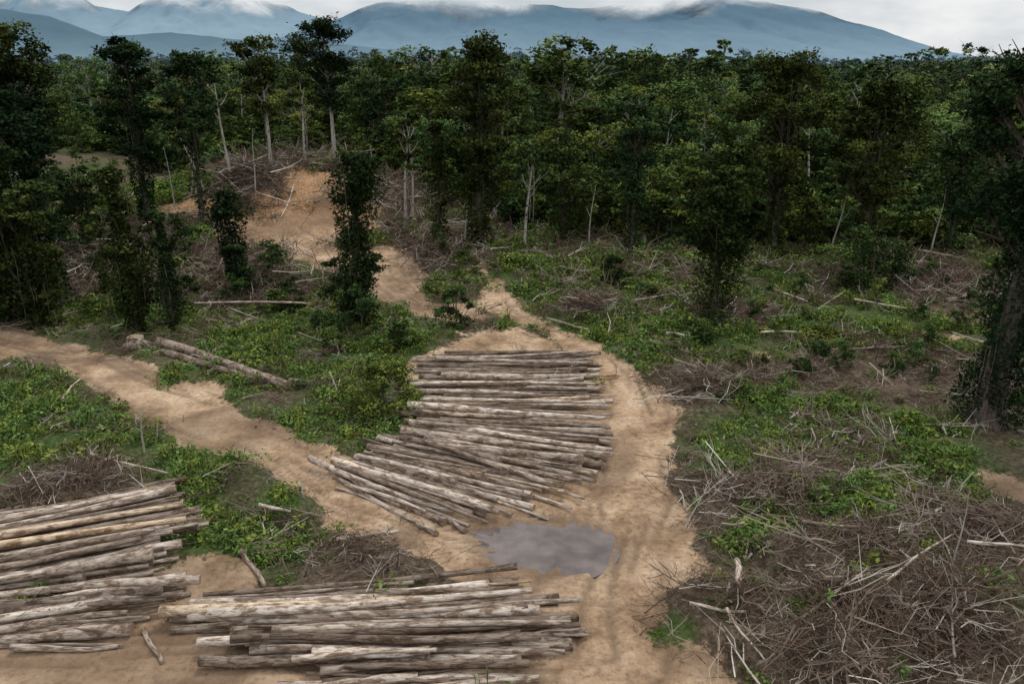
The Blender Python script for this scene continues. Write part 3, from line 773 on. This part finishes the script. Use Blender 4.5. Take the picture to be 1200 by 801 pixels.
scatter("ground_weeds", np.stack([x1, y1, height(x1, y1)-.03], 1), np.stack([R.normal(size=n)*.1, R.normal(size=n)*.1, R.random(n)*6.28], 1),
        np.stack([sc, sc, sc*(.7+.6*R.random(n))], 1), R.choice(7, n, p=[.2, .2, .12, .18, .08, .14, .08]), wc)

# ------------------------------------------------------------------ mountains
def ray_at(px, py, D):
    a = (px-600)/F; b = (400.5-py)/F
    y = math.cos(PITCH)+b*math.sin(PITCH); z = -math.sin(PITCH)+b*math.cos(PITCH)
    return a/y*D, CAM_H+z/y*D
def mountain(name, keys, D, depth, seed, mat, rug=1.):
    kp = np.array([ray_at(a, b, D) for a, b in keys])
    NX = 520; NY = 80
    xs = np.linspace(kp[0, 0], kp[-1, 0], NX); vs = np.linspace(-1, .8, NY)
    Xg, Vg = np.meshgrid(xs, vs)
    Hr = np.interp(Xg, kp[:, 0], kp[:, 1])+(fbm(Xg, Xg*0, D*.07, 6, seed)-.5)*D*.016*rug
    prof = np.where(Vg < 0, (1+Vg)**.9, 1-Vg*.9)
    gul = np.abs(fbm(Xg+Vg*depth*.25, Vg*depth*.6, depth*.30, 6, seed+9)-.5)*2
    Zg = Hr*prof*(1-.24*(1-gul)**2*np.clip(np.abs(Vg)*3, 0, 1))-20
    Yg = D+Vg*depth
    V = np.stack([Xg, Yg, Zg], -1).reshape(-1, 3)
    ii = np.arange((NY-1)*(NX-1)); k = (ii//(NX-1))*NX+ii % (NX-1)
    me = bpy.data.meshes.new(name); me.from_pydata(V.tolist(), [], np.stack([k, k+1, k+NX+1, k+NX], 1).tolist())
    me.materials.append(mat); smooth(me); return link(name, me)
def mt_mat(name, lowc, highc, z0, z1, cloud0, cloud1):
    m, nt, b, out = new_mat(name)
    p, y, z = posy(nt)
    nz = noise(nt, p, .0011, 5, .62, .4); nd = noise(nt, p, .004, 5, .7)
    c = mix(nt, mrange(nt, z, z0, z1), lowc, highc)  # bluish haze painted into the slope colour, palest at the foot
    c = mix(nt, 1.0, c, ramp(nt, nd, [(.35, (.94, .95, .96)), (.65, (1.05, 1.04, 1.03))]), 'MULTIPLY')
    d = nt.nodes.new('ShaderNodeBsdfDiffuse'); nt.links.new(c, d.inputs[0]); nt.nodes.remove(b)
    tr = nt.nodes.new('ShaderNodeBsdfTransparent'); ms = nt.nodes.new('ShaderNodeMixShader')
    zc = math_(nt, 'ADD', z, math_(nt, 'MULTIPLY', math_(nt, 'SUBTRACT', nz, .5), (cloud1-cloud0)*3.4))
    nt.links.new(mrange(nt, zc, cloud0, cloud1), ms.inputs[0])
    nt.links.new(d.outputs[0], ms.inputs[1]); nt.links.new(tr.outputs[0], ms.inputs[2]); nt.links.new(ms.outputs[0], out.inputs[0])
    return m
def zpx(py, D): return ray_at(600, py, D)[1]
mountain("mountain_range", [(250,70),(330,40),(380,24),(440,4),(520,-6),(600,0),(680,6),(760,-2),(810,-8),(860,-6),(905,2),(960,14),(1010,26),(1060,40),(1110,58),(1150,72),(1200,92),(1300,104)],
         10000, 2800, 3, mt_mat("haze_tinted_mountain_slope", (.185, .262, .315), (.085, .142, .190), 50, 600, zpx(22, 10000), zpx(2, 10000)), .8)
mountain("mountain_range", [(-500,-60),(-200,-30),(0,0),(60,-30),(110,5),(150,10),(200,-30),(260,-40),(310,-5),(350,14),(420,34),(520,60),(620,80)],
         14000, 3500, 13, mt_mat("haze_tinted_far_mountain_slope", (.25, .335, .39), (.14, .21, .265), 50, 1200, zpx(18, 14000), zpx(-4, 14000)))
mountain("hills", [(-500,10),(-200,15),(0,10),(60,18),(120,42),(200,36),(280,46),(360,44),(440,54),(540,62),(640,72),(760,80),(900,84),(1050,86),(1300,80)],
         7500, 1800, 23, mt_mat("haze_tinted_hill_slope", (.155, .22, .258), (.080, .130, .166), 0, 350, 5000, 6000), .6)

# ------------------------------------------------------------------ sky & sun
SUN_EL, SUN_AZ = math.radians(58), math.radians(25)
w = bpy.data.worlds.new("World"); scene.world = w; w.use_nodes = True
nt = w.node_tree; nt.nodes.clear()
out = nt.nodes.new('ShaderNodeOutputWorld'); bg = nt.nodes.new('ShaderNodeBackground'); bg2 = nt.nodes.new('ShaderNodeBackground')
sky = nt.nodes.new('ShaderNodeTexSky'); sky.sky_type = 'NISHITA'; sky.sun_disc = False
sky.sun_elevation = SUN_EL; sky.sun_rotation = SUN_AZ
nt.links.new(sky.outputs[0], bg.inputs[0]); bg.inputs[1].default_value = .08
tc = nt.nodes.new('ShaderNodeTexCoord').outputs['Generated']
sx = nt.nodes.new('ShaderNodeSeparateXYZ'); nt.links.new(tc, sx.inputs[0])
mp = nt.nodes.new('ShaderNodeMapping'); mp.inputs['Scale'].default_value = (1, 1, 3); nt.links.new(tc, mp.inputs[0])
nz = noise(nt, mp.outputs[0], 5.5, 4, .6)
cc = ramp(nt, nz, [(.3, (.58, .64, .70)), (.5, (.77, .80, .83)), (.66, (.96, .965, .97))])
nt.links.new(cc, bg2.inputs[0])
# an overcast sky is brighter overhead than at the horizon
nt.links.new(mrange(nt, sx.outputs[2], .1, .9, .92, 1.95), bg2.inputs[1])
ms = nt.nodes.new('ShaderNodeMixShader'); nt.links.new(mrange(nt, nz, .25, .5, .65, .95), ms.inputs[0])
nt.links.new(bg.outputs[0], ms.inputs[1]); nt.links.new(bg2.outputs[0], ms.inputs[2]); nt.links.new(ms.outputs[0], out.inputs[0])
sd = bpy.data.lights.new("sun", 'SUN'); sd.energy = 1.5; sd.angle = math.radians(10); sd.color = (1, .95, .88)
so = link("sun", sd)
from mathutils import Vector
dv = Vector((math.sin(SUN_AZ)*math.cos(SUN_EL), math.cos(SUN_AZ)*math.cos(SUN_EL), math.sin(SUN_EL)))
so.rotation_euler = dv.to_track_quat('Z', 'Y').to_euler()
